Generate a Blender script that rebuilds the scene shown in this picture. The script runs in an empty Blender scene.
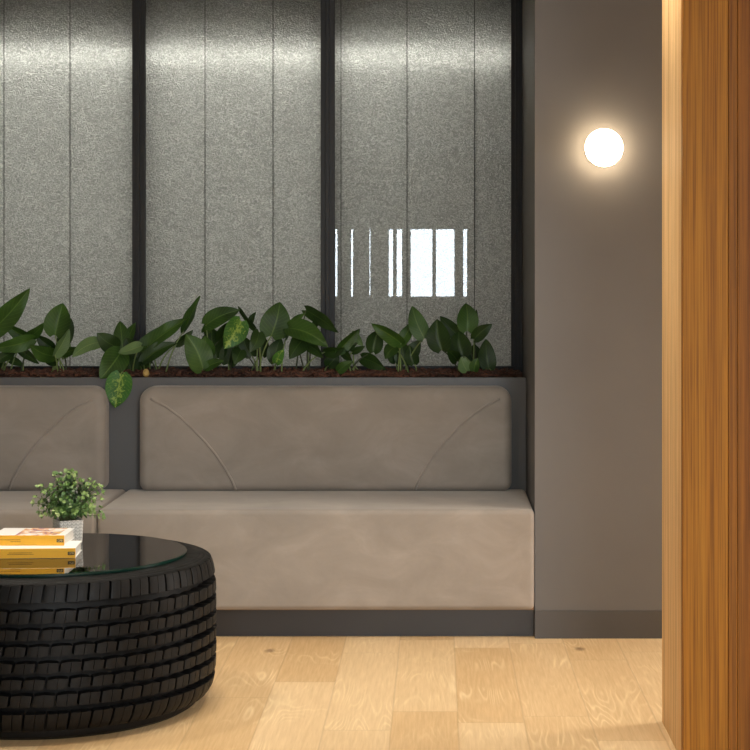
import bpy, bmesh, math, random
from mathutils import Vector, Matrix
random.seed(11)
S = bpy.context.scene
COL = S.collection
F = 1800.0; PX = 437.0; PY = 275.0; EYE = 1.30          # focal length in pixels, principal point, eye height

def at(x, y, Y):
    return Vector(((x - PX) / F * Y, Y, EYE - (y - PY) / F * Y))

# ------------------------------------------------------------------ helpers
class MB:
    def __init__(s): s.v = []; s.f = []; s.m = []; s.uv = {}
    def add(s, vs, fs, mi=0, uvs=None):
        o = len(s.v); s.v += [tuple(v) for v in vs]
        for f in fs: s.f.append(tuple(i + o for i in f)); s.m.append(mi)
        if uvs:
            for i, u in enumerate(uvs): s.uv[o + i] = u
    def box(s, x0, x1, y0, y1, z0, z1, mi=0):
        vs = [(x, y, z) for z in (z0, z1) for y in (y0, y1) for x in (x0, x1)]
        s.add(vs, [(0, 2, 3, 1), (4, 5, 7, 6), (0, 1, 5, 4), (2, 6, 7, 3), (0, 4, 6, 2), (1, 3, 7, 5)], mi)
    def lathe(s, prof, n=64, c=(0, 0, 0), mi=0, axis='Z', close=False):
        vs = []
        for r, h in prof:
            for k in range(n):
                a = 2 * math.pi * k / n
                p = (r * math.cos(a), r * math.sin(a), h) if axis == 'Z' else (r * math.cos(a), -h, r * math.sin(a))
                vs.append((c[0] + p[0], c[1] + p[1], c[2] + p[2]))
        fs = []
        L = len(prof)
        for i in range(L if close else L - 1):
            j = (i + 1) % L
            for k in range(n):
                k2 = (k + 1) % n
                fs.append((i * n + k, i * n + k2, j * n + k2, j * n + k))
        if not close:
            if prof[0][0] > 1e-5: fs.append(tuple(range(n - 1, -1, -1)))
            if prof[-1][0] > 1e-5: fs.append(tuple((L - 1) * n + k for k in range(n)))
        s.add(vs, fs, mi)
    def tube(s, pts, r0, r1=None, n=7, mi=0):
        r1 = r0 if r1 is None else r1
        pts = [Vector(p) for p in pts]; vs = []; m = len(pts)
        for i, p in enumerate(pts):
            d = (pts[min(i + 1, m - 1)] - pts[max(i - 1, 0)]).normalized()
            a = d.orthogonal().normalized() if abs(d.y) > .9 else d.cross(Vector((0, 1, 0))).normalized()
            b = d.cross(a); r = r0 + (r1 - r0) * i / (m - 1)
            for k in range(n):
                t = 2 * math.pi * k / n
                vs.append(p + a * (r * math.cos(t)) + b * (r * math.sin(t)))
        fs = [(i * n + k, i * n + (k + 1) % n, (i + 1) * n + (k + 1) % n, (i + 1) * n + k) for i in range(m - 1) for k in range(n)]
        fs += [tuple(range(n - 1, -1, -1)), tuple((m - 1) * n + k for k in range(n))]
        s.add(vs, fs, mi)
    def build(s, name, mats, parent=None, smooth=None, bevel=0, fix=True, loc=None):
        me = bpy.data.meshes.new(name)
        me.from_pydata(s.v, [], s.f)
        if s.uv:
            ul = me.uv_layers.new(name='UVMap')
            for lp in me.loops: ul.data[lp.index].uv = s.uv.get(lp.vertex_index, (0, 0))
        for m in (mats if isinstance(mats, (list, tuple)) else [mats]): me.materials.append(m)
        me.polygons.foreach_set('material_index', s.m)
        if fix:
            bm = bmesh.new(); bm.from_mesh(me); bmesh.ops.recalc_face_normals(bm, faces=bm.faces); bm.to_mesh(me); bm.free()
        if smooth is not None:
            me.polygons.foreach_set('use_smooth', [True] * len(me.polygons))
            if smooth < 180: me.set_sharp_from_angle(angle=math.radians(smooth))
        o = bpy.data.objects.new(name, me); COL.objects.link(o)
        if bevel:
            b = o.modifiers.new('edge', 'BEVEL'); b.width = bevel; b.segments = 3; b.limit_method = 'ANGLE'; b.angle_limit = math.radians(40)
        if loc is not None: o.location = loc
        if parent is not None:
            o.parent = parent
            o.matrix_parent_inverse = Matrix.Translation(-Vector(parent.location))
        me.update()
        return o

def tag(o, label=None, cat=None, group=None, kind=None):
    if label: o['label'] = label
    if cat: o['category'] = cat
    if group: o['group'] = group
    if kind: o['kind'] = kind
    return o
def thing(name, loc, label=None, cat=None, group=None, kind=None):
    o = bpy.data.objects.new(name, None); COL.objects.link(o); o.location = loc; o.empty_display_size = .05
    return tag(o, label, cat, group, kind)
def box_obj(name, dims, mat, parent=None, bevel=0, **k):
    b = MB(); b.box(*dims); return tag(b.build(name, mat, parent, bevel=bevel), **k)

# ------------------------------------------------------------------ materials
def lin(r, g, b): 
    f = lambda c: (c / 255 / 12.92) if c / 255 <= .04045 else ((c / 255 + .055) / 1.055) ** 2.4
    return (f(r), f(g), f(b), 1)
class Mat:
    def __init__(s, name, col=(.5, .5, .5, 1), rough=.5, **kw):
        s.m = bpy.data.materials.new(name); s.m.use_nodes = True
        s.t = s.m.node_tree; s.b = s.t.nodes['Principled BSDF']
        s.b.inputs['Base Color'].default_value = col; s.b.inputs['Roughness'].default_value = rough
        for k, v in kw.items(): s.b.inputs[k.replace('_', ' ')].default_value = v
    def n(s, typ, **kw):
        nd = s.t.nodes.new('ShaderNode' + typ)
        for k, v in kw.items():
            if k in nd.inputs: nd.inputs[k].default_value = v
            else: setattr(nd, k, v)
        return nd
    def l(s, a, b): s.t.links.new(a, b)
    def math(s, op, a, b=None, c=None):
        nd = s.n('Math', operation=op)
        for i, x in enumerate((a, b, c)):
            if x is None: continue
            if isinstance(x, (int, float)): nd.inputs[i].default_value = x
            else: s.l(x, nd.inputs[i])
        return nd.outputs[0]
    def coords(s, scale=(1, 1, 1), out='Object'):
        tc = s.n('TexCoord'); mp = s.n('Mapping'); mp.inputs['Scale'].default_value = scale
        s.l(tc.outputs[out], mp.inputs['Vector']); return mp.outputs[0]
    def noise(s, vec, scale, detail=3, rough=.5, dist=0):
        nd = s.n('TexNoise', Scale=scale, Detail=detail, Roughness=rough, Distortion=dist); s.l(vec, nd.inputs['Vector']); return nd.outputs['Fac']
    def ramp(s, fac, stops):
        r = s.n('ValToRGB'); e = r.color_ramp.elements
        while len(e) < len(stops): e.new(.5)
        for i, (p, c) in enumerate(stops): e[i].position = p; e[i].color = c
        s.l(fac, r.inputs[0]); return r.outputs[0]
    def mix(s, fac, a, b, mode='MIX'):
        nd = s.n('Mix', data_type='RGBA', blend_type=mode)
        for i, x in ((0, fac), (6, a), (7, b)):
            if isinstance(x, (int, float, tuple)): nd.inputs[i].default_value = x
            else: s.l(x, nd.inputs[i])
        return nd.outputs[2]
    def color(s, x): s.l(x, s.b.inputs['Base Color'])
    def bump(s, h, strength=.3, dist=.01):
        nd = s.n('Bump', Strength=strength, Distance=dist); s.l(h, nd.inputs['Height']); s.l(nd.outputs[0], s.b.inputs['Normal']); return nd

def paint(name, col, rough=.6, amp=.06):
    m = Mat(name, col, rough); v = m.coords()
    n = m.noise(v, 2.5, 4)
    d = tuple(c * (1 - amp) for c in col[:3]) + (1,); u = tuple(c * (1 + amp) for c in col[:3]) + (1,)
    m.color(m.ramp(n, [(.3, d), (.7, u)])); m.bump(m.noise(v, 260, 2), .06, .002)
    return m.m
M = {}
M['wall'] = paint('taupe_paint', lin(100, 98, 97), .55)
M['room_wall'] = paint('room_paint', lin(186, 182, 176), .7)
M['white_wall'] = paint('white_paint', lin(225, 224, 218), .8)
M['ceiling'] = paint('ceiling_paint', lin(150, 148, 144), .8)
M['base'] = paint('baseboard_paint', lin(74, 72, 71), .45)
M['kick'] = paint('kickplate_laminate', lin(50, 50, 52), .35)
M['planter'] = paint('planter_laminate', lin(90, 90, 91), .45)
M['black'] = paint('black_metal', lin(20, 20, 22), .5)
M['dark'] = paint('dark_line', lin(20, 20, 20), .6)

def make_floor():
    m = Mat('oak_planks', rough=.42)
    tc = m.n('TexCoord'); sx = m.n('SeparateXYZ'); m.l(tc.outputs['Object'], sx.inputs[0])
    x, y = sx.outputs[0], sx.outputs[1]
    u = m.math('DIVIDE', m.math('ADD', x, .132 + 19.3), .193)
    row = m.math('FLOOR', u); fu = m.math('FRACT', u)
    wn = m.n('TexWhiteNoise', noise_dimensions='1D'); m.l(row, wn.inputs['W'])
    off = m.math('MULTIPLY', wn.outputs['Value'], 7.3)
    w = m.math('DIVIDE', m.math('ADD', m.math('ADD', y, 10.0), off), 1.05)
    seg = m.math('FLOOR', w); fw = m.math('FRACT', w)
    cb = m.n('CombineXYZ'); m.l(row, cb.inputs[0]); m.l(seg, cb.inputs[1])
    wp = m.n('TexWhiteNoise', noise_dimensions='3D'); m.l(cb.outputs[0], wp.inputs['Vector'])
    tone = m.ramp(wp.outputs['Value'], [(0, lin(206, 172, 126)), (.35, lin(212, 180, 136)), (.7, lin(217, 187, 144)), (1, lin(222, 193, 152))])
    # grain: each plank shifts its own pattern
    sc = m.n('VectorMath', operation='SCALE'); m.l(wp.outputs['Color'], sc.inputs[0]); sc.inputs['Scale'].default_value = 37
    ad = m.n('VectorMath', operation='ADD'); m.l(tc.outputs['Object'], ad.inputs[0]); m.l(sc.outputs[0], ad.inputs[1])
    mp = m.n('Mapping'); mp.inputs['Scale'].default_value = (1, .11, 1); m.l(ad.outputs[0], mp.inputs['Vector'])
    g0 = m.noise(mp.outputs[0], 7, 2, .5, .3)
    rings = m.math('SINE', m.math('MULTIPLY', g0, 150))
    rings = m.math('MULTIPLY_ADD', rings, .5, .5)
    rings = m.math('POWER', rings, 4)
    amt = m.math('MULTIPLY', rings, m.math('MULTIPLY', m.ramp(m.noise(ad.outputs[0], 4, 1), [(.46, (0, 0, 0, 1)), (.68, (1, 1, 1, 1))]), .75))
    c1 = m.mix(amt, tone, lin(238, 214, 172))
    mp2 = m.n('Mapping'); mp2.inputs['Scale'].default_value = (1, .05, 1); m.l(ad.outputs[0], mp2.inputs['Vector'])
    fine = m.noise(mp2.outputs[0], 130, 4, .6)
    c2 = m.mix(1.0, c1, m.ramp(fine, [(.3, (.91, .895, .87, 1)), (.7, (1.05, 1.05, 1.05, 1))]), 'MULTIPLY')
    big = m.noise(mp.outputs[0], 3.0, 2)
    c2 = m.mix(1.0, c2, m.ramp(big, [(.3, (.93, .91, .87, 1)), (.65, (1, 1, 1, 1))]), 'MULTIPLY')
    # knots
    mpk = m.n('Mapping'); mpk.inputs['Scale'].default_value = (1, .55, 1); m.l(tc.outputs['Object'], mpk.inputs['Vector'])
    vo = m.n('TexVoronoi', Scale=2.7, feature='F1'); m.l(mpk.outputs[0], vo.inputs['Vector'])
    kd = m.math('ADD', vo.outputs['Distance'], m.math('MULTIPLY', m.math('SUBTRACT', m.noise(tc.outputs['Object'], 45, 2), .5), .05))
    c3 = m.mix(m.ramp(kd, [(.018, (.85, .85, .85, 1)), (.06, (0, 0, 0, 1))]), c2, lin(120, 84, 50))
    e = m.math('MINIMUM', m.math('MULTIPLY', m.math('MINIMUM', fu, m.math('SUBTRACT', 1, fu)), .193),
               m.math('MULTIPLY', m.math('MINIMUM', fw, m.math('SUBTRACT', 1, fw)), 1.05))
    c4 = m.mix(m.ramp(e, [(.0006, (.28, .28, .28, 1)), (.0018, (0, 0, 0, 1))]), c3, lin(120, 84, 48))
    m.color(c4)
    m.l(m.ramp(fine, [(.3, (.5, .5, .5, 1)), (.7, (.36, .36, .36, 1))]), m.b.inputs['Roughness'])
    m.bump(fine, .08, .002)
    return m.m
M['floor'] = make_floor()

def make_velvet():
    m = Mat('taupe_velvet', rough=.85, Sheen_Weight=.35, Sheen_Roughness=.4)
    m.b.inputs['Sheen Tint'].default_value = (1, .93, .86, 1)
    m.b.inputs['Specular IOR Level'].default_value = .15
    v = m.coords((1, 1, 1.6)); n = m.noise(v, 4.5, 5, .6, .6)
    c = m.ramp(n, [(.28, lin(138, 131, 124)), (.55, lin(150, 142, 134)), (.8, lin(163, 154, 146))])
    m.color(c); m.bump(m.noise(m.coords(), 9, 4), .12, .02)
    return m.m
M['velvet'] = make_velvet()
M['edge_reflection'] = paint('seat_edge_reflection', lin(132, 104, 76), .5)

def make_wood(name, cols, freq):
    m = Mat(name, rough=.6, Specular_IOR_Level=.25); tc = m.n('TexCoord')
    mp = m.n('Mapping'); mp.inputs['Scale'].default_value = (1, 1, .006); m.l(tc.outputs['Object'], mp.inputs['Vector'])
    mp2 = m.n('Mapping'); mp2.inputs['Scale'].default_value = (1, 1, .010); m.l(tc.outputs['Object'], mp2.inputs['Vector'])
    n1 = m.noise(mp.outputs[0], freq, 3, .55, .15); n2 = m.noise(mp2.outputs[0], 230, 3, .6)
    c = m.ramp(n1, [(.28, cols[0]), (.5, cols[1]), (.72, cols[2])])
    c = m.mix(1.0, c, m.ramp(n2, [(.3, (.52, .47, .40, 1)), (.60, (1.08, 1.08, 1.08, 1))]), 'MULTIPLY')
    m.color(c); m.bump(n2, .12, .003)
    return m.m
M['wood_a'] = make_wood('oiled_cedar', (lin(140, 88, 20), lin(158, 101, 26), lin(168, 113, 34)), 14)
M['wood_b'] = make_wood('oiled_cedar_red', (lin(108, 62, 14), lin(132, 79, 20), lin(146, 92, 27)), 18)
M['wood_side_lit'] = make_wood('cedar_side_lit', (lin(206, 162, 106), lin(222, 182, 128), lin(236, 202, 152)), 26)  # paler than the front: light on the side face is put into its colour

def make_pane():
    m = Mat('patterned_glass', lin(92, 92, 88), .28)
    m.b.inputs['Coat Weight'].default_value = 1; m.b.inputs['Coat Roughness'].default_value = .0; m.b.inputs['Coat IOR'].default_value = 1.7
    v = m.coords((1, 1, 1.3))
    n = m.noise(v, 52, 1, .5, 1.8)
    h = m.math('POWER', m.math('ABSOLUTE', m.math('SUBTRACT', n, .5)), .6)
    bp = m.bump(h, 1.0, .09)
    tr = m.n('BsdfTranslucent'); m.l(bp.outputs[0], tr.inputs['Normal'])
    m.l(m.ramp(h, [(.07, lin(172, 173, 168)), (.34, lin(236, 237, 231))]), tr.inputs['Color'])  # the relief's light and dark are also put into the transmission colour
    mx = m.n('MixShader'); mx.inputs[0].default_value = .5
    m.l(m.b.outputs[0], mx.inputs[1]); m.l(tr.outputs[0], mx.inputs[2])
    out = [x for x in m.t.nodes if x.type == 'OUTPUT_MATERIAL'][0]; m.l(mx.outputs[0], out.inputs[0])
    return m.m
def make_clear():
    m = Mat('clear_back_face'); tr = m.n('BsdfTransparent'); tr.inputs['Color'].default_value = (.93, .95, .94, 1)
    out = [x for x in m.t.nodes if x.type == 'OUTPUT_MATERIAL'][0]; m.l(tr.outputs[0], out.inputs[0]); return m.m
M['pane_back'] = make_clear()
M['pane'] = make_pane()

def make_rubber():
    m = Mat('black_rubber', rough=.5, Specular_IOR_Level=.2); v = m.coords()
    n = m.noise(v, 30, 5, .65)
    m.color(m.ramp(n, [(.3, lin(12, 12, 12)), (.7, lin(20, 18, 17))]))
    m.l(m.ramp(n, [(.3, (.42, .42, .42, 1)), (.7, (.6, .6, .6, 1))]), m.b.inputs['Roughness'])
    m.bump(m.noise(v, 400, 2), .15, .001)
    return m.m
M['rubber'] = make_rubber()
M['glass_top'] = Mat('smoked_glass', (.012, .016, .015, 1), .0, Transmission_Weight=1.0, IOR=1.52).m
M['glass_edge'] = Mat('green_glass_edge', lin(8, 40, 33), .08).m

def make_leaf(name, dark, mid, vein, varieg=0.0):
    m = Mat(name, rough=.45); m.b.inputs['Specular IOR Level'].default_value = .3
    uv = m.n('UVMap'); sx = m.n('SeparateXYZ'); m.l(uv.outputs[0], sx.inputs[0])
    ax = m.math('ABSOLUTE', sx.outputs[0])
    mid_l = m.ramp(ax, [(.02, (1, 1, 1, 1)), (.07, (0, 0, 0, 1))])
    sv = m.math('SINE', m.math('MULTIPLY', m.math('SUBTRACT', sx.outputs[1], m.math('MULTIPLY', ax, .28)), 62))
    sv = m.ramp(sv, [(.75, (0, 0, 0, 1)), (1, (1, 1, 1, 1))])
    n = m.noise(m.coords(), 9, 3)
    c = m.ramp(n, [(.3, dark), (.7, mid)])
    if varieg:
        nv = m.noise(m.coords(), 62, 4, .65, 1.0)
        spread = m.math('SUBTRACT', nv, m.math('MULTIPLY', ax, .22))
        c = m.mix(m.ramp(spread, [(.42, (0, 0, 0, 1)), (.52, (varieg, varieg, varieg, 1))]), c, lin(150, 176, 78))
    c = m.mix(m.math('MULTIPLY', sv, .16), c, vein); c = m.mix(m.math('MULTIPLY', mid_l, .5), c, vein)
    m.color(c); m.bump(m.math('ADD', mid_l, sv), -.25, .004)
    return m.m
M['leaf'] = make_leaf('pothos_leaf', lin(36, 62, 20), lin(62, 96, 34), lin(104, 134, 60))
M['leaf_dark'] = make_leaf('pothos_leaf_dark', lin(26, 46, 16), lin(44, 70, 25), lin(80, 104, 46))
M['leaf_pale'] = make_leaf('pothos_leaf_pale', lin(76, 104, 62), lin(104, 130, 80), lin(140, 158, 104))
M['leaf_var'] = make_leaf('pothos_leaf_variegated', lin(48, 92, 34), lin(72, 124, 48), lin(150, 176, 84), .75)
M['stem'] = paint('pothos_stem', lin(116, 136, 76), .5, .2)
M['stem_dark'] = paint('pothos_stem_dark', lin(58, 66, 40), .6, .2)
M['bark'] = paint('bark_chips', lin(74, 48, 36), .85, .5)
M['bark_b'] = paint('bark_chips_red', lin(94, 58, 42), .85, .4)
M['pebble'] = paint('tan_pebble', lin(186, 156, 92), .5, .15)
def make_tiny():
    m = Mat('small_leaf', rough=.45); n = m.noise(m.coords(), 26, 2)
    uv = m.n('UVMap'); sx = m.n('SeparateXYZ'); m.l(uv.outputs[0], sx.inputs[0])
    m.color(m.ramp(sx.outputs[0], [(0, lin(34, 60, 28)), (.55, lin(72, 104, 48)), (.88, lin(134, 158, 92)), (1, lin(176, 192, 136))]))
    return m.m
M['tiny'] = make_tiny()
M['tiny_stem'] = paint('sprig_stem', lin(84, 92, 54), .6, .2)
M['soil'] = paint('dark_soil', lin(38, 28, 22), .95, .4)
def make_pot():
    m = Mat('white_ceramic_chevron', rough=.4)
    uv = m.n('UVMap'); sx = m.n('SeparateXYZ'); m.l(uv.outputs[0], sx.inputs[0])
    u, v = sx.outputs[0], sx.outputs[1]
    zig = m.math('PINGPONG', u, .5)
    st = m.math('PINGPONG', m.math('ADD', m.math('MULTIPLY', v, 1.0), m.math('MULTIPLY', zig, 1.3)), .5)
    line = m.ramp(st, [(.07, (1, 1, 1, 1)), (.13, (0, 0, 0, 1))])
    col = m.ramp(zig, [(.03, (1, 1, 1, 1)), (.05, (0, 0, 0, 1))])
    k = m.math('MAXIMUM', line, col)
    m.color(m.mix(m.math('MULTIPLY', k, .7), lin(226, 222, 214), lin(120, 114, 106)))
    m.bump(k, -.3, .002)
    return m.m
M['pot'] = make_pot()
M['yellow'] = paint('yellow_cover', lin(236, 176, 44), .42, .04)
def make_cover():
    m = Mat('printed_cover', rough=.35); v = m.coords()
    sx = m.n('SeparateXYZ'); m.l(v, sx.inputs[0])
    n = m.noise(v, 22, 3, .6, 1.0)
    c = m.ramp(n, [(.42, lin(238, 236, 236)), (.5, lin(226, 160, 60)), (.55, lin(150, 74, 104)), (.60, lin(120, 90, 160)), (.66, lin(238, 200, 70))])
    msk = m.n('TexGradient')
    X = sx.outputs[0]
    inside = m.math('MULTIPLY', m.math('GREATER_THAN', X, -1.262), m.math('LESS_THAN', X, -1.135))
    m.color(m.mix(inside, lin(238, 236, 236), c))
    return m.m
M['cover'] = make_cover()
M['white_cover'] = paint('white_cover', lin(238, 236, 232), .4, .02)
def make_pages():
    m = Mat('book_pages', rough=.8); v = m.coords((1, 1, 1)); sx = m.n('SeparateXYZ'); m.l(v, sx.inputs[0])
    s = m.math('SINE', m.math('MULTIPLY', sx.outputs[2], 3400))
    m.color(m.ramp(s, [(0, lin(212, 206, 196)), (1, lin(240, 236, 228))])); return m.m
M['pages'] = make_pages()
M['ink'] = paint('dark_ink', lin(34, 26, 18), .6)
M['ink_brown'] = paint('brown_ink', lin(120, 78, 20), .6)
M['letters'] = paint('pale_lettering', lin(222, 190, 120), .6)
def emit(name, col, strength):
    m = Mat(name, (.8, .8, .8, 1), .3)
    m.b.inputs['Emission Color'].default_value = col; m.b.inputs['Emission Strength'].default_value = strength
    return m.m
M['lamp'] = emit('opal_glass_lit', (1, .76, .48, 1), 25.0)
M['strip'] = emit('lit_diffuser', (1, .97, .9, 1), 18.0)
M['white_metal'] = paint('white_metal', lin(225, 222, 215), .4, .02)

# ------------------------------------------------------------------ layout
YC = 6.44; YS = 6.41; YK = 6.48; YP = 7.05; YG = 7.40; XN = .35
XL, XR, YB, CEIL = -4.2, 2.6, -4.0, 2.55

# the setting
box_obj('floor', (XL - .1, XR + .1, YB - .1, 8.1, -.06, 0), M['floor'], kind='structure')
box_obj('ceiling', (XL - .1, XR + .1, YB - .1, 8.1, CEIL, CEIL + .08), M['ceiling'], kind='structure')
box_obj('wall_left', (XL - .1, XL, YB, 8.1, 0, CEIL), M['room_wall'], kind='structure')
box_obj('wall_right', (XR, XR + .1, YB, 8.1, 0, CEIL), M['room_wall'], kind='structure')
box_obj('wall_column', (XN, XR, YC, 8.1, 0, CEIL), M['wall'], kind='structure', label='taupe painted wall carrying the round lamp')
box_obj('baseboard_column', (XN, XR, YC - .004, YC + .002, 0, .100), M['base'], kind='structure')
box_obj('baseboard_sofa', (XL, XN, YK, YK + .02, 0, .106), M['kick'], kind='structure')
box_obj('wall_back', (XL, XN, YG + .60, YG + .70, 0, CEIL), M['white_wall'], kind='structure')

# rear wall with the daylight windows behind the viewer
sc_ = (2 * YG - YB) / F
wins = [(334.5, 337.5), (350.5, 353), (369, 370.3), (388.5, 393), (396.5, 402), (410.5, 432.3), (436, 454.5), (463.3, 467.2)]
zb, zt = EYE - 21.5 * sc_, EYE + 46 * sc_
bw = MB(); bw.box(XL, XR, YB - .15, YB, 0, zb); bw.box(XL, XR, YB - .15, YB, zt, CEIL)
xs = [XL] + [(p - PX) * sc_ for w in wins for p in w] + [XR]
for i in range(0, len(xs), 2): bw.box(xs[i], xs[i + 1], YB - .15, YB, zb, zt)
tag(bw.build('wall_rear', M['room_wall']), kind='structure')

# wooden partition
XW = .6544; PY0, PY1 = 4.79, 5.235
root = thing('wall_partition', (XW, PY0, 0), None, None, None, 'structure')
xs = [XW, .775, .80, 1.02, 1.22, 1.5, 1.8, 2.1, 2.4, XR]
for i in range(len(xs) - 1):
    m = M['wood_a'] if i in (0, 3, 5, 7) else M['wood_b']
    b = MB(); b.box(xs[i] + (.0004 if i else 0.0), xs[i + 1] - .0004, PY0, PY0 + .035, 0, CEIL); b.build('timber_board', m, root, bevel=.0015)
b = MB(); b.box(XW + .02, XR, PY0 + .035, PY1 - .035, 0, CEIL); b.build('core', M['wood_b'], root)
b = MB(); b.box(XW, XR, PY1 - .035, PY1, 0, CEIL); b.build('rear_board', M['wood_side_lit'], root, bevel=.002)
for y0, y1 in ((PY0 + .0355, PY0 + .20), (PY0 + .201, PY1 - .0355)):
    b = MB(); b.box(XW, XW + .02, y0, y1, 0, CEIL); b.build('edge_board', M['wood_side_lit'], root, bevel=.0015)

# patterned glass partition
win = thing('window_1', (0, YG, 0), kind='structure')
mul = [(-55, -42), (133, 146), (321, 335), (511, 522.2)]
gx = lambda p: (p - PX) / F * YG
pz0 = .926
joints = [4, 70, 205, 273, 341, 407, 474.5, -64, -130, -200, -268]
edges = [(-420, -242), (-230, -55), (-42, 133), (146, 321), (335, 511)]
for a, c in edges:
    b = MB(); b.box(gx(a) - .01, gx(c) + .01, YG, YG + .012, pz0 - .01, CEIL)
    b.m = [1, 1, 0, 1, 1, 1]; p = b.build('glass_pane', [M['pane'], M['pane_back']], win)
    for j in joints:
        if a < j < c:
            q = MB(); q.box(gx(j) - .0013, gx(j) + .0013, YG - .0006, YG + .002, pz0, CEIL); q.build('joint', M['dark'], p)
for a, c in [(-242, -230)] + mul:
    b = MB(); x0, x1 = gx(a), gx(c); w = x1 - x0
    b.box(x0, x1, YG - .022, YG + .05, pz0 - .03, CEIL)
    b.box(x0 + w * .34, x0 + w * .62, YG - .034, YG - .02, pz0 - .03, CEIL)
    b.build('mullion', M['black'], win, bevel=.0015)
b = MB(); b.box(XL, XN, YG - .026, YG + .05, .86, pz0); b.build('bottom_rail', M['black'], win, bevel=.002)

# planter
pl = thing('planter_box', (-1.9, YP, 0), 'long built-in grey planter box behind the sofa backrests', 'planter')
b = MB(); b.box(XL, XN - .001, YP, YP + .018, 0, .8985); b.build('front_panel', M['planter'], pl, bevel=.0015)
b = MB(); b.box(XL, XN - .001, YP + .018, YG - .03, .70, .72); b.build('tray', M['planter'], pl)
bk = MB()
nx, ny = 360, 12
vs = []; 
for j in range(ny + 1):
    for i in range(nx + 1):
        x = XL + .02 + (XN - .01 - XL - .02) * i / nx; y = YP + .019 + (YG - .031 - YP - .019) * j / ny
        vs.append((x, y, .893 + .014 * min(1, j / 4) + random.uniform(-.006, .006)))
bk.add(vs, [(j * (nx + 1) + i, j * (nx + 1) + i + 1, (j + 1) * (nx + 1) + i + 1, (j + 1) * (nx + 1) + i) for j in range(ny) for i in range(nx)])
for k in range(2600):
    x = random.uniform(-2.3, XN - .04) if k > 300 else random.uniform(XL + .05, -2.3); y = random.uniform(YP + .03, YG - .05)
    c = Vector((x, y, .897 + .014 * min(1, (y - YP) / .09) + random.uniform(-.003, .007)))
    R = Matrix.Rotation(random.uniform(0, 6.28), 3, 'Z') @ Matrix.Rotation(random.uniform(-.5, .5), 3, 'Y')
    l, w, h = random.uniform(.008, .024), random.uniform(.002, .006), random.uniform(.0015, .004)
    q = [c + R @ Vector((sx * l * random.uniform(.7, 1), sy * w, sz * h)) for sz in (-1, 1) for sy in (-1, 1) for sx in (-1, 1)]
    for p in q: p.x = min(p.x, XN - .004); p.y = max(p.y, YP + .002)
    bk.add(q, [(0, 2, 3, 1), (4, 5, 7, 6), (0, 1, 5, 4), (2, 6, 7, 3), (0, 4, 6, 2), (1, 3, 7, 5)], random.choice((0, 1)))
tag(bk.build('bark_mulch', [M['bark'], M['bark_b']]), 'reddish brown bark chips filling the long grey planter', 'mulch', None, 'stuff')

# ------------------------------------------------------------------ banquette
def rounded_box(x0, x1, y0, y1, z0, z1, r, n=40, puff=.006):
    """subdivided box whose points are pushed onto a rounded skin"""
    b = MB()
    def axis(a, c):
        L = c - a; k = max(6, int(L / .035)); inner = [a + r + (L - 2 * r) * i / k for i in range(k + 1)]
        e = [a + r * (1 - math.cos(t)) for t in (0, .35, .7, 1.05, 1.35)]; f = [c - (v - a) for v in reversed(e)]
        return e + inner[0:] + f
    X, Y, Z = axis(x0, x1), axis(y0, y1), axis(z0, z1)
    def skin(p):
        q = Vector((min(max(p[0], x0 + r), x1 - r), min(max(p[1], y0 + r), y1 - r), min(max(p[2], z0 + r), z1 - r)))
        d = Vector(p) - q
        if d.length > 1e-9: q = q + d.normalized() * r
        bx = math.sin(math.pi * (q.x - x0) / (x1 - x0)); bz = math.sin(math.pi * min(1, max(0, (q.z - z0) / (z1 - z0)))); by = math.sin(math.pi * min(1, max(0, (q.y - y0) / (y1 - y0))))
        if p[1] == y0: q.y -= puff * max(0, bx) ** .5 * bz
        if p[2] == z1: q.z += puff * .8 * max(0, bx) ** .5 * by
        return q
    def face(U, V, fn):
        vs = [skin(fn(u, v)) for v in V for u in U]; n = len(U)
        b.add(vs, [(j * n + i, j * n + i + 1, (j + 1) * n + i + 1, (j + 1) * n + i) for j in range(len(V) - 1) for i in range(n - 1)])
    face(X, Z, lambda u, v: (u, y0, v)); face(X, Z, lambda u, v: (u, y1, v))
    face(X, Y, lambda u, v: (u, v, z0)); face(X, Y, lambda u, v: (u, v, z1))
    face(Y, Z, lambda u, v: (x0, u, v)); face(Y, Z, lambda u, v: (x1, u, v))
    return b
def weld(o, d=.0002):
    bm = bmesh.new(); bm.from_mesh(o.data); bmesh.ops.remove_doubles(bm, verts=bm.verts, dist=d); bmesh.ops.recalc_face_normals(bm, faces=bm.faces)
    bm.to_mesh(o.data); bm.free(); o.data.polygons.foreach_set('use_smooth', [True] * len(o.data.polygons)); return o

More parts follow.
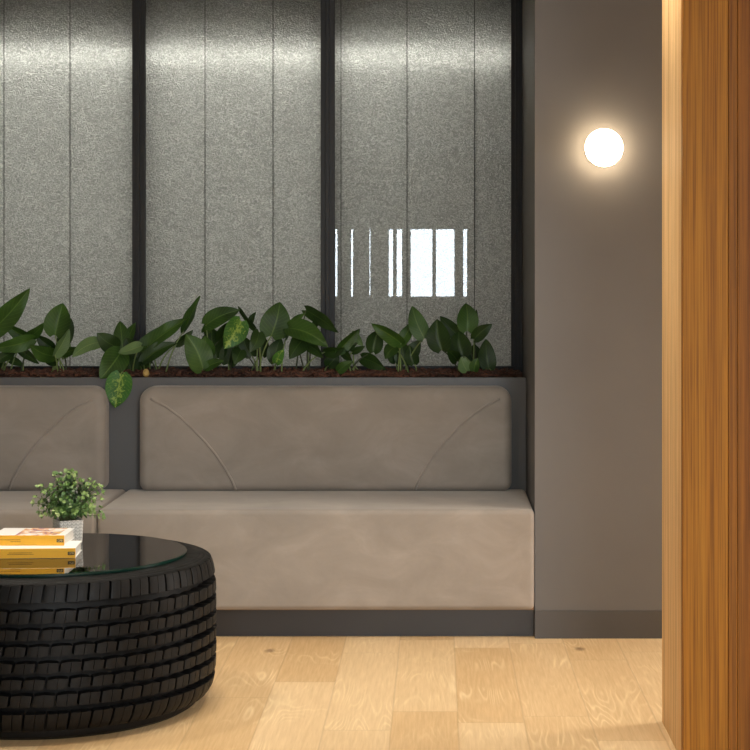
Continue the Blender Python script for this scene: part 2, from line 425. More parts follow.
def backrest_mesh(x0, x1, z0, z1, yf, yb, rct, rcb, re):
    def outline(ins):
        pts = []
        def arc(cx, cz, r, a0):
            for k in range(9):
                a = a0 + math.pi / 2 * k / 8; pts.append((cx + r * math.cos(a), cz + r * math.sin(a)))
        def seg(p, q, n):
            for k in range(1, n): pts.append((p[0] + (q[0] - p[0]) * k / n, p[1] + (q[1] - p[1]) * k / n))
        a, c, d, e = x0 + ins, x1 - ins, z0 + ins, z1 - ins
        rt, rb = max(rct - ins, .012), max(rcb - ins, .01)
        arc(c - rt, e - rt, rt, 0); seg((c - rt, e), (a + rt, e), 24)
        arc(a + rt, e - rt, rt, math.pi / 2); seg((a, e - rt), (a, d + rb), 8)
        arc(a + rb, d + rb, rb, math.pi); seg((a + rb, d), (c - rb, d), 24)
        arc(c - rb, d + rb, rb, 1.5 * math.pi); seg((c, d + rb), (c, e - rt), 8)
        return pts
    rings = []
    for k in range(5):
        t = math.pi / 2 * k / 4; rings.append((re * (1 - math.sin(t)), yb - re * (1 - math.cos(t)) if False else yb - .02 * k / 4, 0))
    rings = [(0.0, yb)]
    for k in range(9):
        t = math.pi / 2 * k / 8; rings.append((re * (1 - math.cos(t)), yf + re - re * math.sin(t)))
    b = MB(); vs = []; n = None
    for ins, y in rings:
        pts = outline(ins); n = len(pts)
        vs += [(p[0], y, p[1]) for p in pts]
    last = outline(re); cx, cz = (x0 + x1) / 2, (z0 + z1) / 2
    for s in (.93, .8, .62, .4, .2):
        vs += [(cx + (p[0] - cx) * s, yf - .010 * (1 - s) ** .6, cz + (p[1] - cz) * s) for p in last]
    m = len(vs) // n
    fs = [(i * n + k, i * n + (k + 1) % n, (i + 1) * n + (k + 1) % n, (i + 1) * n + k) for i in range(m - 1) for k in range(n)]
    fs += [tuple(range(n)), tuple((m - 1) * n + k for k in reversed(range(n)))]
    b.add(vs, fs); return b

JX = -1.213; YF = 6.945
def seam_pts(cxp, sgn):
    raw = [(150, 398.5), (154, 400.5), (166, 407), (179, 416.4), (192, 428.5), (205, 442), (215, 454), (224, 467.6), (231, 480), (235, 490)]
    return [((p[0] - 324.5) * sgn + cxp, p[1]) for p in raw]
def banquette(xa, xb, label):
    t = thing('banquette_sofa', ((xa + xb) / 2, YS, .104), label, 'sofa', 'velvet banquette sections')
    s = rounded_box(xa + .001, xb - .001, YS, YP - .001, .106, .463, .019, puff=.004)
    weld(s.build('seat', M['velvet'], t, smooth=180))
    b = MB(); b.box(xa + .002, xb - .002, YS + .02, YP - .02, .1035, .112); b.build('reflection_strip', M['edge_reflection'], t)  # tan strip added for the warm reflection along the seat's bottom edge
    bx0, bx1 = xa + .061, xb - (.071 if xb < 0 else .059)
    br = backrest_mesh(bx0, bx1, .463, .8675, YF, YP - .001, .058, .034, .036).build('backrest', M['velvet'], t, smooth=50)
    cxp = PX + (bx0 + bx1) / 2 * F / YF
    for sg in (1, -1):
        P = []
        for px, py in seam_pts(cxp, sg):
            p = at(px, py, YF); 
            cx, cz = (bx0 + bx1) / 2, .665
            rel = max(abs(p.x - cx) / ((bx1 - bx0) / 2), abs(p.z - cz) / .2); p.y = YF + .0015 - .010 * max(0, 1 - rel) ** .6
            P.append(p)
        q = MB(); q.tube(P, .0056, n=8); q.build('seam', M['velvet'], br, smooth=180)
    return t
banquette(JX, XN - .002, 'taupe velvet banquette section ending against the grey column, fully in view')
banquette(JX - 1.561, JX, 'taupe velvet banquette section behind the tyre table and the small potted plant')

# ------------------------------------------------------------------ wall lamp
lx, lz = (602.3 - PX) / F * YC, EYE + (275 - 149) / F * YC
lamp = thing('wall_lamp', (lx, YC, lz), 'round glowing opal wall lamp on the taupe wall', 'lamp')
b = MB(); b.lathe([(.052, 0), (.058, .004), (.058, .018), (.052, .022)], 48, (lx, YC, lz), axis='Y'); b.build('base', M['white_metal'], lamp, smooth=40)
R = .0675
prof = [(.050, .020), (.058, .022)] + [(R * math.cos(a), .066 + (.040 if a < 0 else .034) * math.sin(a)) for a in [(-72 + 162 * k / 20) * math.pi / 180 for k in range(20)]] + [(.0001, .100)]
b = MB(); b.lathe([(.018, .020)] + prof[2:], 64, (lx, YC, lz), axis='Y'); b.build('diffuser', M['lamp'], lamp, smooth=60)

# ------------------------------------------------------------------ tyre table
TX, TY = -385 / F * 5.45, 5.45
tb = thing('tyre_table', (TX, TY, 0), 'round coffee table made from a black lorry tyre with a glass top', 'table')
prof_pts = [(.030, .462), (.046, .476), (.06, .484), (.085, .490), (.12, .4935), (.24, .495), (.36, .4935), (.395, .490), (.425, .484), (.443, .476)]
def r_out(z):
    for (a, ra), (c, rc) in zip(prof_pts, prof_pts[1:]):
        if z <= c: return ra + (rc - ra) * max(0, (z - a) / (c - a))
    return prof_pts[-1][1]
D = .034
ty = MB()
casing = [(.30, .06), (.33, .012), (.38, 0.0), (.420, .0005), (.436, .010), (.442, .022), (.442, .03)]
casing += [(r_out(z) - D, z) for z in (.05, .07, .09, .12, .2, .3, .36, .39, .41, .43, .438)]
casing += [(.4735, .4425), (.470, .4440), (.462, .4462), (.459, .4457), (.456, .4474), (.448, .4492), (.445, .4487), (.442, .4500), (.43, .4505), (.41, .4505), (.39, .449), (.36, .440), (.33, .42), (.30, .39)]
ty.lathe(casing, 196, (TX, TY, 0), close=True)
NB = 49; RM = .494; cell = 2 * math.pi / NB
th0 = -math.pi / 2 + math.asin((((7.2 - PX) / F * (TY - RM)) - TX) / RM)
rows = [(.374, .336, 0, .5), (.3235, .2895, 1, .5), (.278, .245, 2, .5), (.2315, .199, 3, .5), (.187, .154, 4, .5), (.143, .105, 5, .5), (.4415, .394, -1.1, 1), (.088, .034, 6.4, 1)]
for zt_, zb_, ph, kind in rows:
    zm = (zt_ + zb_) / 2; hh = (zt_ - zb_) / 2 - (.0014 if kind == .5 else .0005)
    us = [(0, 0), (.045, 0), (.055, 1), (.15, 1), (.3, 1), (.486, 1), (.489, .8), (.511, .8), (.514, 1), (.7, 1), (.85, 1), (.945, 1), (.955, 0), (1.0, 0)]
    ws = [(-1.05, 0), (-1, 1), (-.97, 1), (-.5, 1), (0, 1), (.5, 1), (.97, 1), (1, 1), (1.05, 0)]
    vs = []; n = NB * (len(us) - 1)
    for w, hz in ws:
        for kb in range(NB):
            for u, hu in us[:-1]:
                z = zm + w * hh
                if kind == .5: z -= (1 if w > 0 else -.6) * .0035 * (abs(2 * u - 1) ** 1.5) * abs(w)
                h = hu * hz
                if kind == 1 and u in (.489, .511): h = .3 * hz
                if abs(w) > 1: h = 0
                z = min(max(z, .030), .4435)
                r = r_out(z) - D * 1.05 + D * 1.05 * h - (.0012 if abs(w) == 1 or u in (.055, .945) else 0)
                th = th0 + (u - 0 + kb + ph * .413) * cell + .15 * w * hh / RM
                vs.append((TX + r * math.cos(th), TY + r * math.sin(th), z))
    fs = [(i * n + k, i * n + (k + 1) % n, (i + 1) * n + (k + 1) % n, (i + 1) * n + k) for i in range(len(ws) - 1) for k in range(n)]
    ty.add(vs, fs)
ty.build('tyre', M['rubber'], tb, smooth=28)
GZ = .4606; RG = .405
g = MB()
g.lathe([(.0001, GZ - .0100), (RG - .002, GZ - .0100)], 160, (TX, TY, 0), 0)
g.lathe([(RG - .002, GZ - .0100), (RG, GZ - .008), (RG, GZ - .002), (RG - .0018, GZ)], 160, (TX, TY, 0), 1)
g.lathe([(RG - .0018, GZ), (.0001, GZ)], 160, (TX, TY, 0), 0)
g.f = [f for f, _ in zip(g.f, g.m)]
keep = [i for i, f in enumerate(g.f) if len(f) <= 4]
g.m = [g.m[i] for i in keep]; g.f = [g.f[i] for i in keep]
go = g.build('glass_top', [M['glass_top'], M['glass_edge']], tb)
bm = bmesh.new(); bm.from_mesh(go.data); bmesh.ops.remove_doubles(bm, verts=bm.verts, dist=.0003); bmesh.ops.recalc_face_normals(bm, faces=bm.faces); bm.to_mesh(go.data); bm.free()
b = MB(); b.lathe([(.0001, .436), (.345, .436), (.345, .428), (.0001, .428)], 96, (TX, TY, 0)); b.build('liner_board', M['dark'], tb, smooth=40)

# ------------------------------------------------------------------ books
def text_mesh(txt, size):
    cu = bpy.data.curves.new('t', 'FONT'); cu.body = txt; cu.size = size; cu.align_x = 'CENTER'; cu.align_y = 'CENTER'; cu.extrude = .0001
    o = bpy.data.objects.new('t', cu); COL.objects.link(o)
    bpy.context.view_layer.update()
    me = bpy.data.meshes.new_from_object(o.evaluated_get(bpy.context.evaluated_depsgraph_get()))
    bpy.data.objects.remove(o); return me
def book(x0, x1, y0, y1, z0, z1, label, printed, lines):
    t = thing('book', ((x0 + x1) / 2, (y0 + y1) / 2, z0), label, 'book', 'yellow books on the glass top')
    c = .0022
    b = MB(); b.box(x0 + .003, x1 - .003, y0 + c, y1 - .003, z0 + c, z1 - c); b.build('pages', M['pages'], t)
    b = MB(); b.box(x0, x1, y0, y1, z1 - c, z1); b.build('front_cover', M['cover'] if printed else M['white_cover'], t, bevel=.0004)
    b = MB(); b.box(x0, x1, y0, y1, z0, z0 + c); b.build('back_cover', M['white_cover'], t, bevel=.0004)
    b = MB(); b.box(x0, x1, y0 - .0012, y0 + c, z0 + .0004, z1 - .0006)
    sp = b.build('spine', M['yellow'], t, bevel=.001)
    zc = (z0 + z1) / 2
    lb = MB(); lb.box(x1 - .0225, x1 - .0022, y0 - .0016, y0 - .001, zc - .0055, zc + .004); lb.build('spine_label', M['ink'], sp)
    me = text_mesh('GPB', .0085); me.materials.append(M['letters'])
    lt = bpy.data.objects.new('lettering', me); COL.objects.link(lt); lt.parent = sp
    lt.matrix_basis = Matrix.Translation((x1 - .0124, y0 - .0018, zc - .0008)) @ Matrix.Rotation(math.pi / 2, 4, 'X')
    lt.matrix_parent_inverse = Matrix.Identity(4)
    q = MB()
    for dz, xa, xb in lines:
        x = xa
        while x < xb:
            w = random.uniform(.002, .006); q.box(x, min(x + w, xb), y0 - .0015, y0 - .001, zc + dz - .0008, zc + dz + .0008); x += w + .0012
    q.build('spine_text', M['ink_brown'], sp)
    return t
b2x1 = (75.5 - PX) / F * 5.339
lower = book(b2x1 - .260, b2x1 - .005, 5.330, 5.480, GZ, GZ + .0298, 'thick yellow book lying flat on the glass, lower of the two', False, [(.002, -1.272, -1.205), (-.0025, -1.276, -1.2)])
lower.rotation_euler = (0, 0, math.radians(4))
book(-1.332, (64.3 - PX) / F * 5.384, 5.384, 5.537, GZ + .0298, GZ + .0612, 'yellow book with colourful printed cover, on top of the other book', True, [(.002, -1.31, -1.245), (-.0035, -1.275, -1.245)])

# ------------------------------------------------------------------ small potted plant
PYc = 5.65; PXc = (68 - PX) / F * PYc; ps = .079; phh = .0735; ang = math.radians(29)
pp = thing('potted_plant', (PXc, PYc, GZ), 'small bushy green plant in a white chevron pot on the glass', 'plant')
b = MB(); Rz = Matrix.Rotation(ang, 3, 'Z')
def pot_ring(h, z, rc=.008):
    pts = []
    for cx, cy, a0 in ((1, -1, -math.pi / 2), (1, 1, 0), (-1, 1, math.pi / 2), (-1, -1, math.pi)):
        for k in range(5):
            a = a0 + math.pi / 2 * k / 4
            pts.append(Rz @ Vector((cx * (h - rc) + rc * math.cos(a), cy * (h - rc) + rc * math.sin(a), 0)) + Vector((PXc, PYc, z)))
    return pts
hs = ps / 2
rings = [pot_ring(hs * .9, GZ), pot_ring(hs * .93, GZ + .003), pot_ring(hs, GZ + phh - .001), pot_ring(hs - .0015, GZ + phh), pot_ring(hs - .004, GZ + phh - .001, .005), pot_ring(hs - .005, GZ + phh - .02, .005)]
n = 21
vs = []; uvs = []
for i, rg in enumerate(rings):
    per = 0
    for k in range(n):
        p = rg[k % 20]
        if k: per += (rings[2][k % 20] - rings[2][k - 1]).length
        vs.append(p); uvs.append((per / .0135, (p.z - GZ) / .0105))
fs = [(i * n + k, i * n + k + 1, (i + 1) * n + k + 1, (i + 1) * n + k) for i in range(len(rings) - 1) for k in range(n - 1)] + [tuple(range(n - 1))]
b.add(vs, fs, 0, uvs); b.build('pot', M['pot'], pp, smooth=40)
b = MB(); rg = pot_ring(hs - .0049, GZ + phh - .008, .005)
b.add(rg + [Vector((PXc, PYc, GZ + phh - .004))], [(k, (k + 1) % 20, 20) for k in range(20)]); b.build('soil', M['soil'], pp)
fol = MB(); stm = MB()
def tiny_leaf(mb, p, d, nrm, L, tone):
    d = d.normalized(); w = d.cross(nrm).normalized(); nn = w.cross(d).normalized()
    prof = [(0, .12), (.25, .36), (.55, .46), (.8, .32), (1, .02)]
    vs = []
    for t, h in prof:
        c = p + d * (L * t) - nn * (L * .18 * t * t)
        vs += [c - w * (L * h) + nn * (L * h * .25), c, c + w * (L * h) + nn * (L * h * .25)]
    fs = []
    for i in range(4): fs += [(i * 3, i * 3 + 1, i * 3 + 4, i * 3 + 3), (i * 3 + 1, i * 3 + 2, i * 3 + 5, i * 3 + 4)]
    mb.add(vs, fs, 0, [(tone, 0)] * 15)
rnd = random.Random(5)
top0 = Vector((PXc, PYc, GZ + phh - .006))
ctr = Vector((PXc + .002, PYc, .608))
for k in range(104):
    az = k * 2.39996 + rnd.uniform(-.3, .3); el = math.radians(rnd.choice((-20, -8, 4, 15, 28, 42, 55, 70, 84)) + rnd.uniform(-8, 8))
    rad = Vector((.110 * math.cos(az) * math.cos(el), .095 * math.sin(az) * math.cos(el), .094 * math.sin(el))) * rnd.uniform(.62, 1.06)
    end = ctr + Vector((0, 0, -.018)) + rad
    if k % 9 == 0: end.z -= .03
    st = top0 + Vector((rnd.uniform(-.022, .022), rnd.uniform(-.022, .022), 0))
    midp = (st + end) / 2 + Vector((0, 0, .022))
    pts = [(st * (1 - t) ** 2 + midp * (2 * t * (1 - t)) + end * t * t) for t in [i / 7 for i in range(8)]]
    sg = MB(); stm.tube(pts, .0011, .0006, 4)
    for i in range(2, 8):
        d = (pts[i] - pts[i - 1]).normalized()
        for sgn in (-1, 1):
            side = d.cross(Vector((math.cos(k * 1.7 + i * 1.57), math.sin(k * 1.7 + i * 1.57), .3))).normalized() * sgn
            dirn = side + d * rnd.uniform(.3, .9)
            out = (pts[i] - ctr).normalized() * .8 + Vector((0, -.2, .8))
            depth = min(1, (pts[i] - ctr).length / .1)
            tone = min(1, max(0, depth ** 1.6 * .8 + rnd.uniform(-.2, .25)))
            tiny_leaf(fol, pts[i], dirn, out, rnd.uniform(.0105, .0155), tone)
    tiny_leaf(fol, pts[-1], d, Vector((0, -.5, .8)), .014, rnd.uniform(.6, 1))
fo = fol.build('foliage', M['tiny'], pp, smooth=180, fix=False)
stm.build('stems', M['tiny_stem'], fo, smooth=180)

# ------------------------------------------------------------------ pothos row
def leaf(mb, base, tip, width, roll, bow, mi=0, shape=1.0, cup=.18, sickle=0.0, wav=0.0):
    axis = tip - base; L = axis.length; d = axis / L
    view = Vector((0, -1, 0)); view = (view - d * view.dot(d)).normalized()
    side = d.cross(view).normalized()
    W = side * math.cos(roll) + view * math.sin(roll); N = W.cross(d).normalized()
    if N.dot(view) < 0: N = -N
    NL, NW = 14, 4
    vs, uvs = [], []
    for i in range(NL + 1):
        t = i / NL
        prof = (t ** .42) * ((1 - t) ** .82) / .4745 if t > 0 else .26
        if t < .15: prof = max(prof, .30)
        hw = max(width * .5 * prof, .0006)
        c = base + d * (L * t) + N * (bow * L * (4 * t * (1 - t)) * .5) + W * (sickle * L * math.sin(math.pi * t))
        for j in range(-NW, NW + 1):
            s = j / NW
            back = -.10 * L * (abs(s) ** 1.6) * max(0, 1 - t / .35)      # heart-shaped lobes
            rip = (.02 * L * math.sin(t * 10 + wav + s * 1.6)) * abs(s) ** 1.5
            vs.append(c + W * (hw * s) + N * (cup * hw * abs(s) + rip) + d * back)
            uvs.append((s, t))
    n = 2 * NW + 1
    mb.add(vs, [(i * n + j, i * n + j + 1, (i + 1) * n + j + 1, (i + 1) * n + j) for i in range(NL) for j in range(n - 1)], mi, uvs)

rp = random.Random(3)
D_, G_, P_, V_ = 1, 0, 2, 3          # dark, green, pale, variegated
# (base px), (tip px), apparent width px, tone, depth of base, depth of tip, roll in degrees
PLANTS = [
 ('pothos plant with the tallest leaf, cut by the picture edge on the glass side of the planter', (4, 374), [
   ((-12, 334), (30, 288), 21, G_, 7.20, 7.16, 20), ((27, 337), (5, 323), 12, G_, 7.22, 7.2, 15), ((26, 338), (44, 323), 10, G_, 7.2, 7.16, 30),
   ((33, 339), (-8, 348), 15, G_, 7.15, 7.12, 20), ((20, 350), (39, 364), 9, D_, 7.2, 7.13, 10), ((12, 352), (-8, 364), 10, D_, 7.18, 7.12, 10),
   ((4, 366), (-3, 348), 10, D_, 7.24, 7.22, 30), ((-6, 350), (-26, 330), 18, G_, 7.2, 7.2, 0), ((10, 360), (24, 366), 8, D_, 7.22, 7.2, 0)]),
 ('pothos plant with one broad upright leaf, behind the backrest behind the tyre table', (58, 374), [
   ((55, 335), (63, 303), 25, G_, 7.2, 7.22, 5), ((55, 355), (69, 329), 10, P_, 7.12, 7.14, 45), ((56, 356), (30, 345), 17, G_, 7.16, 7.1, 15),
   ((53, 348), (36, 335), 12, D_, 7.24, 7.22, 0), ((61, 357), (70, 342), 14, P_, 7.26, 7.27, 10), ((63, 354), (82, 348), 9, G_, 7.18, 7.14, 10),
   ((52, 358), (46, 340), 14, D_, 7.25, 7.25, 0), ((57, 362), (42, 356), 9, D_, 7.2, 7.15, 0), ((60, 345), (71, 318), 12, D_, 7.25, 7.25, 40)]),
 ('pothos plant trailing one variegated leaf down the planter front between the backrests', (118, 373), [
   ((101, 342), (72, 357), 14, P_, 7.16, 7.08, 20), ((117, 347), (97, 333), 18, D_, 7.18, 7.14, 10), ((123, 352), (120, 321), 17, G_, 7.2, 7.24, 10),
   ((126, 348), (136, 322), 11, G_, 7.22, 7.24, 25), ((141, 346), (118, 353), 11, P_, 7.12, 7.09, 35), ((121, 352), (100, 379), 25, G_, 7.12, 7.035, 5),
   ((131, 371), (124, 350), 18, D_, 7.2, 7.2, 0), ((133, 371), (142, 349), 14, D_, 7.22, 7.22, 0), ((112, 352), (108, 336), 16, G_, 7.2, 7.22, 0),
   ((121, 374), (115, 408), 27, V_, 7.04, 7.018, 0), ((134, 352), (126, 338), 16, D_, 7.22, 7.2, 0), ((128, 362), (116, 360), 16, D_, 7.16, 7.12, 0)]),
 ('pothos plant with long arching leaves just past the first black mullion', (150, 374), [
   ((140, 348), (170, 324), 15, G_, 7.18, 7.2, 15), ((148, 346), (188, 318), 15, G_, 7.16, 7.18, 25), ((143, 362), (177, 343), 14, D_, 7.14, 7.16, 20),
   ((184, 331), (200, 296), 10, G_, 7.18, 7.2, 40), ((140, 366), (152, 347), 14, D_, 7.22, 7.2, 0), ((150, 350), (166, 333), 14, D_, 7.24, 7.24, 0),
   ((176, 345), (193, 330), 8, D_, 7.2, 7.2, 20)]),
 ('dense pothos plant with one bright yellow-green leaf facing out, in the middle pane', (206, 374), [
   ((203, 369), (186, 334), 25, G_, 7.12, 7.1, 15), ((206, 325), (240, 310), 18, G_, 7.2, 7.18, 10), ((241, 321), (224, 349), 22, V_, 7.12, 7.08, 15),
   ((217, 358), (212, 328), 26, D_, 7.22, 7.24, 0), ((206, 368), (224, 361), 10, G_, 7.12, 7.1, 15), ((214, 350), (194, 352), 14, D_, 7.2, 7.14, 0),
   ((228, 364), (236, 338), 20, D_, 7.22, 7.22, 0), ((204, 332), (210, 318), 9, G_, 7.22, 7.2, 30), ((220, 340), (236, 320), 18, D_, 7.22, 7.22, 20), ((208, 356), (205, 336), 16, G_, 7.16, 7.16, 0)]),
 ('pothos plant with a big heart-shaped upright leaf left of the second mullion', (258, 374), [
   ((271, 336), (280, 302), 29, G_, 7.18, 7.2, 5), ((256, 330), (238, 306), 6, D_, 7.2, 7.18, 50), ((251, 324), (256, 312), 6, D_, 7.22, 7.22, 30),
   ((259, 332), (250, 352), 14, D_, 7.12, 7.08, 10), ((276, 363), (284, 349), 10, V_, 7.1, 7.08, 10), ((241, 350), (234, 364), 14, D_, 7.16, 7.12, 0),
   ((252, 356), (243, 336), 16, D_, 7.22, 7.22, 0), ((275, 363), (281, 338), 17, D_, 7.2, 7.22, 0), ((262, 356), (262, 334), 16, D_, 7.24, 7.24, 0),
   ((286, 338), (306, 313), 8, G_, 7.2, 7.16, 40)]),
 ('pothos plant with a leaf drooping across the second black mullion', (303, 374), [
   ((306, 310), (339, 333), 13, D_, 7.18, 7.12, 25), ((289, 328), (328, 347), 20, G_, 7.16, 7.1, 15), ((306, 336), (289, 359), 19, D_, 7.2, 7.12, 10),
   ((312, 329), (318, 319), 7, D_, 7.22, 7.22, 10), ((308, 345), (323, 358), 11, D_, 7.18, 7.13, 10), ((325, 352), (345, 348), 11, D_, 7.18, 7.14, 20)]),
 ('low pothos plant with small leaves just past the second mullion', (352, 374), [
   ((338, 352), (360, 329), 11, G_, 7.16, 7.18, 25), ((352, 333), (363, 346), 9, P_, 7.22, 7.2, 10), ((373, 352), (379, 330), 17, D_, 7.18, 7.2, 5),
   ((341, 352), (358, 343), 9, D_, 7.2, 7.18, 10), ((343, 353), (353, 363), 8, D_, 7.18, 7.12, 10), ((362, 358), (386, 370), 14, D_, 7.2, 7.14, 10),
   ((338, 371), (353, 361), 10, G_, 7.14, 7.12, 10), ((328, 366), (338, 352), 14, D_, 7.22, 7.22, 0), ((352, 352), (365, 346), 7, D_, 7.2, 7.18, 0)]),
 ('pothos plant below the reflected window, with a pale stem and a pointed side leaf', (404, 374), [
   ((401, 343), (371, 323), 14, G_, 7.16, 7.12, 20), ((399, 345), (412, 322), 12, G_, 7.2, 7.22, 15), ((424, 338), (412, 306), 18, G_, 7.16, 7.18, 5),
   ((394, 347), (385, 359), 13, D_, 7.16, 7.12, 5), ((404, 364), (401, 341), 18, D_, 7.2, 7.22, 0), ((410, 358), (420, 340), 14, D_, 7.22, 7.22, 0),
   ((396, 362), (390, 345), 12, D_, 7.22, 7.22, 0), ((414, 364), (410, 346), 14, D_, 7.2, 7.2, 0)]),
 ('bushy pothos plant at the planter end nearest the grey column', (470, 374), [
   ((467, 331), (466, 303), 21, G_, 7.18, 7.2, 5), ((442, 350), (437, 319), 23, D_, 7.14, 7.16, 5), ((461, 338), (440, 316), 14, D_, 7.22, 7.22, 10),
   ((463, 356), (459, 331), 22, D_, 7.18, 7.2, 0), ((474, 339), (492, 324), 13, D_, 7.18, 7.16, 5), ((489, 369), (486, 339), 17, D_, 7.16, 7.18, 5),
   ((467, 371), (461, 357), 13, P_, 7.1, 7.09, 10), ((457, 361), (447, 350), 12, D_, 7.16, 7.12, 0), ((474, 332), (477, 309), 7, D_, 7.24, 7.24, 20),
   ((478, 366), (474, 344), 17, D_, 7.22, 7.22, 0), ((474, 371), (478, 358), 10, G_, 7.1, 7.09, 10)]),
]
LM = [M['leaf'], M['leaf_dark'], M['leaf_pale'], M['leaf_var']]
for label, (rx, ry), leaves in PLANTS:
    yr = 7.19; root_p = at(rx, ry, yr); root_p.z = .897
    t = thing('pothos_plant', root_p, label.replace('cut by the picture edge on the glass side of the planter', 'farthest from the grey column'), 'plant', 'pothos plants in the long planter')
    fm = MB()
    for k, (bp, tp, w, tone, yb_, yt_, roll) in enumerate(leaves):
        yb_ += rp.uniform(-.008, .008)
        P0, P1 = at(bp[0], bp[1], yb_), at(tp[0], tp[1], yt_)
        ro = math.radians(roll) * rp.choice((-1, 1))
        leaf_mb = fm
        bow = rp.uniform(.06, .20)
        if tone == V_ and bp[1] > 370:
            lm = MB(); leaf(lm, P0, P1, w / F * yb_ * 1.05, 0, -.03, 0, 1.0, .10)
            tag(lm.build('trailing_leaf', M['leaf_var'], t, smooth=180, fix=False), 'large green leaf streaked with yellow, hanging over the planter edge')
        else:
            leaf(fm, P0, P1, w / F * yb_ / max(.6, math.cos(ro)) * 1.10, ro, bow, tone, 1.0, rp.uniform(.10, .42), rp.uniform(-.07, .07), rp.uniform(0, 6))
        g0 = root_p + Vector((rp.uniform(-.035, .035), rp.uniform(-.03, .03), -.004))
        if abs(bp[0] - rx) > 22: g0.x += (P0.x - root_p.x) * .55
        g0.x = min(g0.x, XN - .02)
        if bp[1] > 362: 
            g0.x = P0.x + rp.uniform(-.015, .015)
        mid = (g0 + P0) / 2 + Vector((rp.uniform(-.012, .012), rp.uniform(-.01, .01), .02)); mid.x = mid.x * .5 + g0.x * .5
        if tone == V_ and bp[1] > 370: g0 = Vector((P0.x + .01, 7.10, .90)); mid = Vector((P0.x + .004, 7.055, .93))
        pts = [(g0 * (1 - q) ** 2 + mid * (2 * q * (1 - q)) + P0 * q * q) for q in [i / 8 for i in range(9)]]
        sm = MB(); sm.tube(pts, .0034, .0022, 6); sm.build('stem', M['stem'] if rp.random() < .62 else M['stem_dark'], t, smooth=180)
    fm.build('foliage', LM, t, smooth=180, fix=False)

b = MB(); pc = at(146, 372, 7.08); b.lathe([(.0001, -.014), (.008, -.012), (.0125, -.005), (.013, .002), (.010, .012), (.005, .017), (.0001, .018)], 20, (pc.x, pc.y, .913)); 
tag(b.build('pebble', M['pebble'], smooth=180), 'small tan pebble on the bark beside the first mullion', 'pebble')

# ------------------------------------------------------------------ ceiling lights and added fill lamps
def area(name, loc, rot, sx, sy, e, col):
    l = bpy.data.lights.new(name, 'AREA'); l.shape = 'RECTANGLE'; l.size = sx; l.size_y = sy; l.energy = e; l.color = col
    o = bpy.data.objects.new(name, l); COL.objects.link(o); o.location = loc; o.rotation_euler = rot; return o
def panel(x, y, sx, sy, e, col, label):
    r = thing('fill_panel', (x, y, CEIL), label, 'ceiling light')
    b = MB()
    for q in ((x - sx / 2 - .02, x + sx / 2 + .02, y - sy / 2 - .02, y - sy / 2), (x - sx / 2 - .02, x + sx / 2 + .02, y + sy / 2, y + sy / 2 + .02), (x - sx / 2 - .02, x - sx / 2, y - sy / 2, y + sy / 2), (x + sx / 2, x + sx / 2 + .02, y - sy / 2, y + sy / 2)):
        b.box(*q, CEIL - .012, CEIL)
    b.build('frame', M['white_metal'], r)
    area('fill_panel_light', (x, y, CEIL - .004), (0, 0, 0), sx, sy, e, col)
def spot(x, y, e, size=62, blend=.75, col=(1, .90, .75)):
    r = thing('downlight', (x, y, CEIL), 'recessed round ceiling downlight', 'ceiling light', 'recessed downlights')
    b = MB(); b.lathe([(.045, 0), (.06, 0), (.06, -.006), (.045, -.006)], 32, (x, y, CEIL), close=True); b.build('trim_ring', M['white_metal'], r, smooth=40)
    l = bpy.data.lights.new('downlight_bulb', 'SPOT'); l.energy = e; l.color = col; l.spot_size = math.radians(size); l.spot_blend = blend; l.shadow_soft_size = .045
    o = bpy.data.objects.new('downlight_bulb', l); COL.objects.link(o); o.location = (x, y, CEIL - .015)
for x in (-2.6, -1.7, -.8, .1): spot(x, 5.35, 72, 78, .8)
spot(1.5, 5.6, 50, 78, .8); spot(1.1, 4.0, 26, 66, .7); spot(.36, 5.0, 46, 120, .6); spot(-.5, 5.0, 55, 125, .5)  # extra downlights added to brighten the wood partition and the hall
panel(1.55, -.3, 1.2, 2.8, 255, (.88, .95, 1), 'unseen rectangular fill light added over the passage')  # added fill from the viewer's side, kept out of the glass reflections
area('hall_fill_light', (XR - .03, 5.55, 1.1), (0, math.radians(90), 0), 1.6, 1.4, 55, (1, .95, .88))  # added area lamp filling from the right; the wall has no window here
area('rear_fill_light', (1.7, YB + .03, 1.5), (math.radians(90), 0, 0), 1.4, 1.7, 125, (.92, .97, 1))  # added frontal fill for the cushions; no opening in the rear wall here
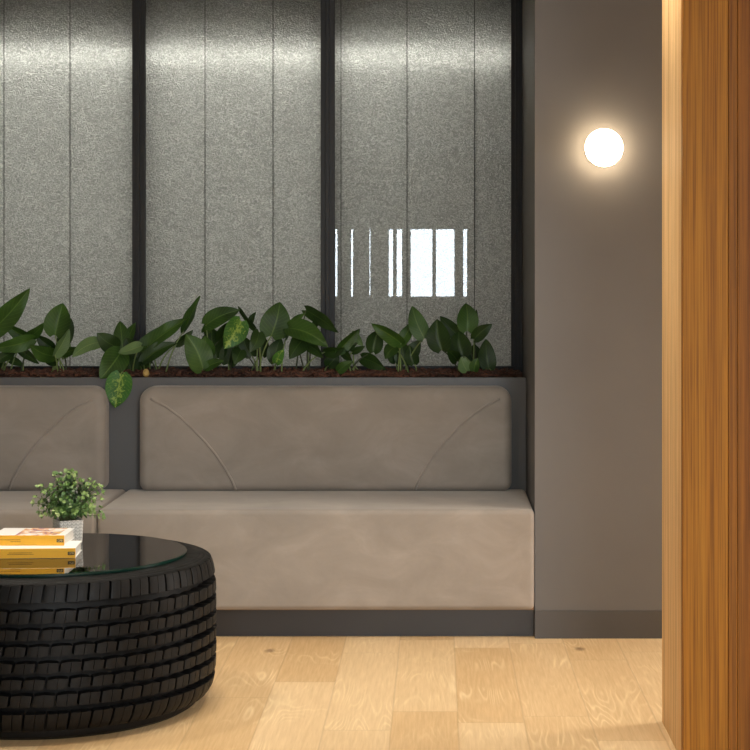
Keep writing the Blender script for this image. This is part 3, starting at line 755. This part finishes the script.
# light trough and added area lamps, lighting the patterned glass from behind
for k in range(5):
    area('glass_backlight', (-3.6 + .8 * k, YG + .58, 1.55), (math.radians(-90), 0, 0), .76, 1.2, 2.5, (1, .98, .93))
box_obj('trough_hood', (XL, XN, YG + .055, YG + .60, 2.27, CEIL), M['room_wall'], kind='structure')  # unseen hood added to cut the trough's glow above the bright band
for k in range(5):
    area('glass_toplight', (-3.6 + .8 * k, YG + .2, 2.265), (0, 0, 0),   .76, .25, 1.8, (1, .98, .93))
tr_ = thing('light_trough', (-1.9, YG + .05, 2.27), 'linear light hanging behind the top of the patterned glass', 'light')
b = MB(); b.box(XL + .02, XN - .02, YG + .045, YG + .056, 2.195, 2.206); b.build('diffuser', M['strip'], tr_)
for k in range(4):
    b = MB(); x = -3.35 + k * 1.05; b.box(x, x + .006, YG + .056, YG + .060, 2.198, 2.2705); b.build('hanger', M['black'], tr_)

# daylight
w = bpy.data.worlds.new('daylight'); S.world = w; w.use_nodes = True
w.node_tree.nodes['Background'].inputs[0].default_value = (.78, .90, 1, 1); w.node_tree.nodes['Background'].inputs[1].default_value = 34
pl_ = bpy.data.lights.new('window_portal', 'AREA'); pl_.shape = 'RECTANGLE'; pl_.size = 1.5; pl_.size_y = zt - zb; pl_.cycles.is_portal = True
po = bpy.data.objects.new('window_portal', pl_); COL.objects.link(po); po.location = (-.38, YB - .02, (zb + zt) / 2); po.rotation_euler = (math.radians(90), 0, 0)

# ------------------------------------------------------------------ camera
cam = bpy.data.cameras.new('camera'); cam.sensor_width = 36; cam.sensor_fit = 'HORIZONTAL'; cam.lens = F / 750 * 36
cam.shift_x = (375 - PX) / 750; cam.shift_y = -(375 - PY) / 750; cam.clip_start = .05
co = bpy.data.objects.new('camera', cam); COL.objects.link(co); co.location = (0, 0, EYE); co.rotation_euler = (math.radians(90), 0, 0)
S.camera = co
S.view_settings.view_transform = 'Standard'; S.view_settings.look = 'None'; S.view_settings.gamma = 1; S.view_settings.use_curve_mapping = False
S.view_settings.exposure = 0.0
S.cycles.use_denoising = True
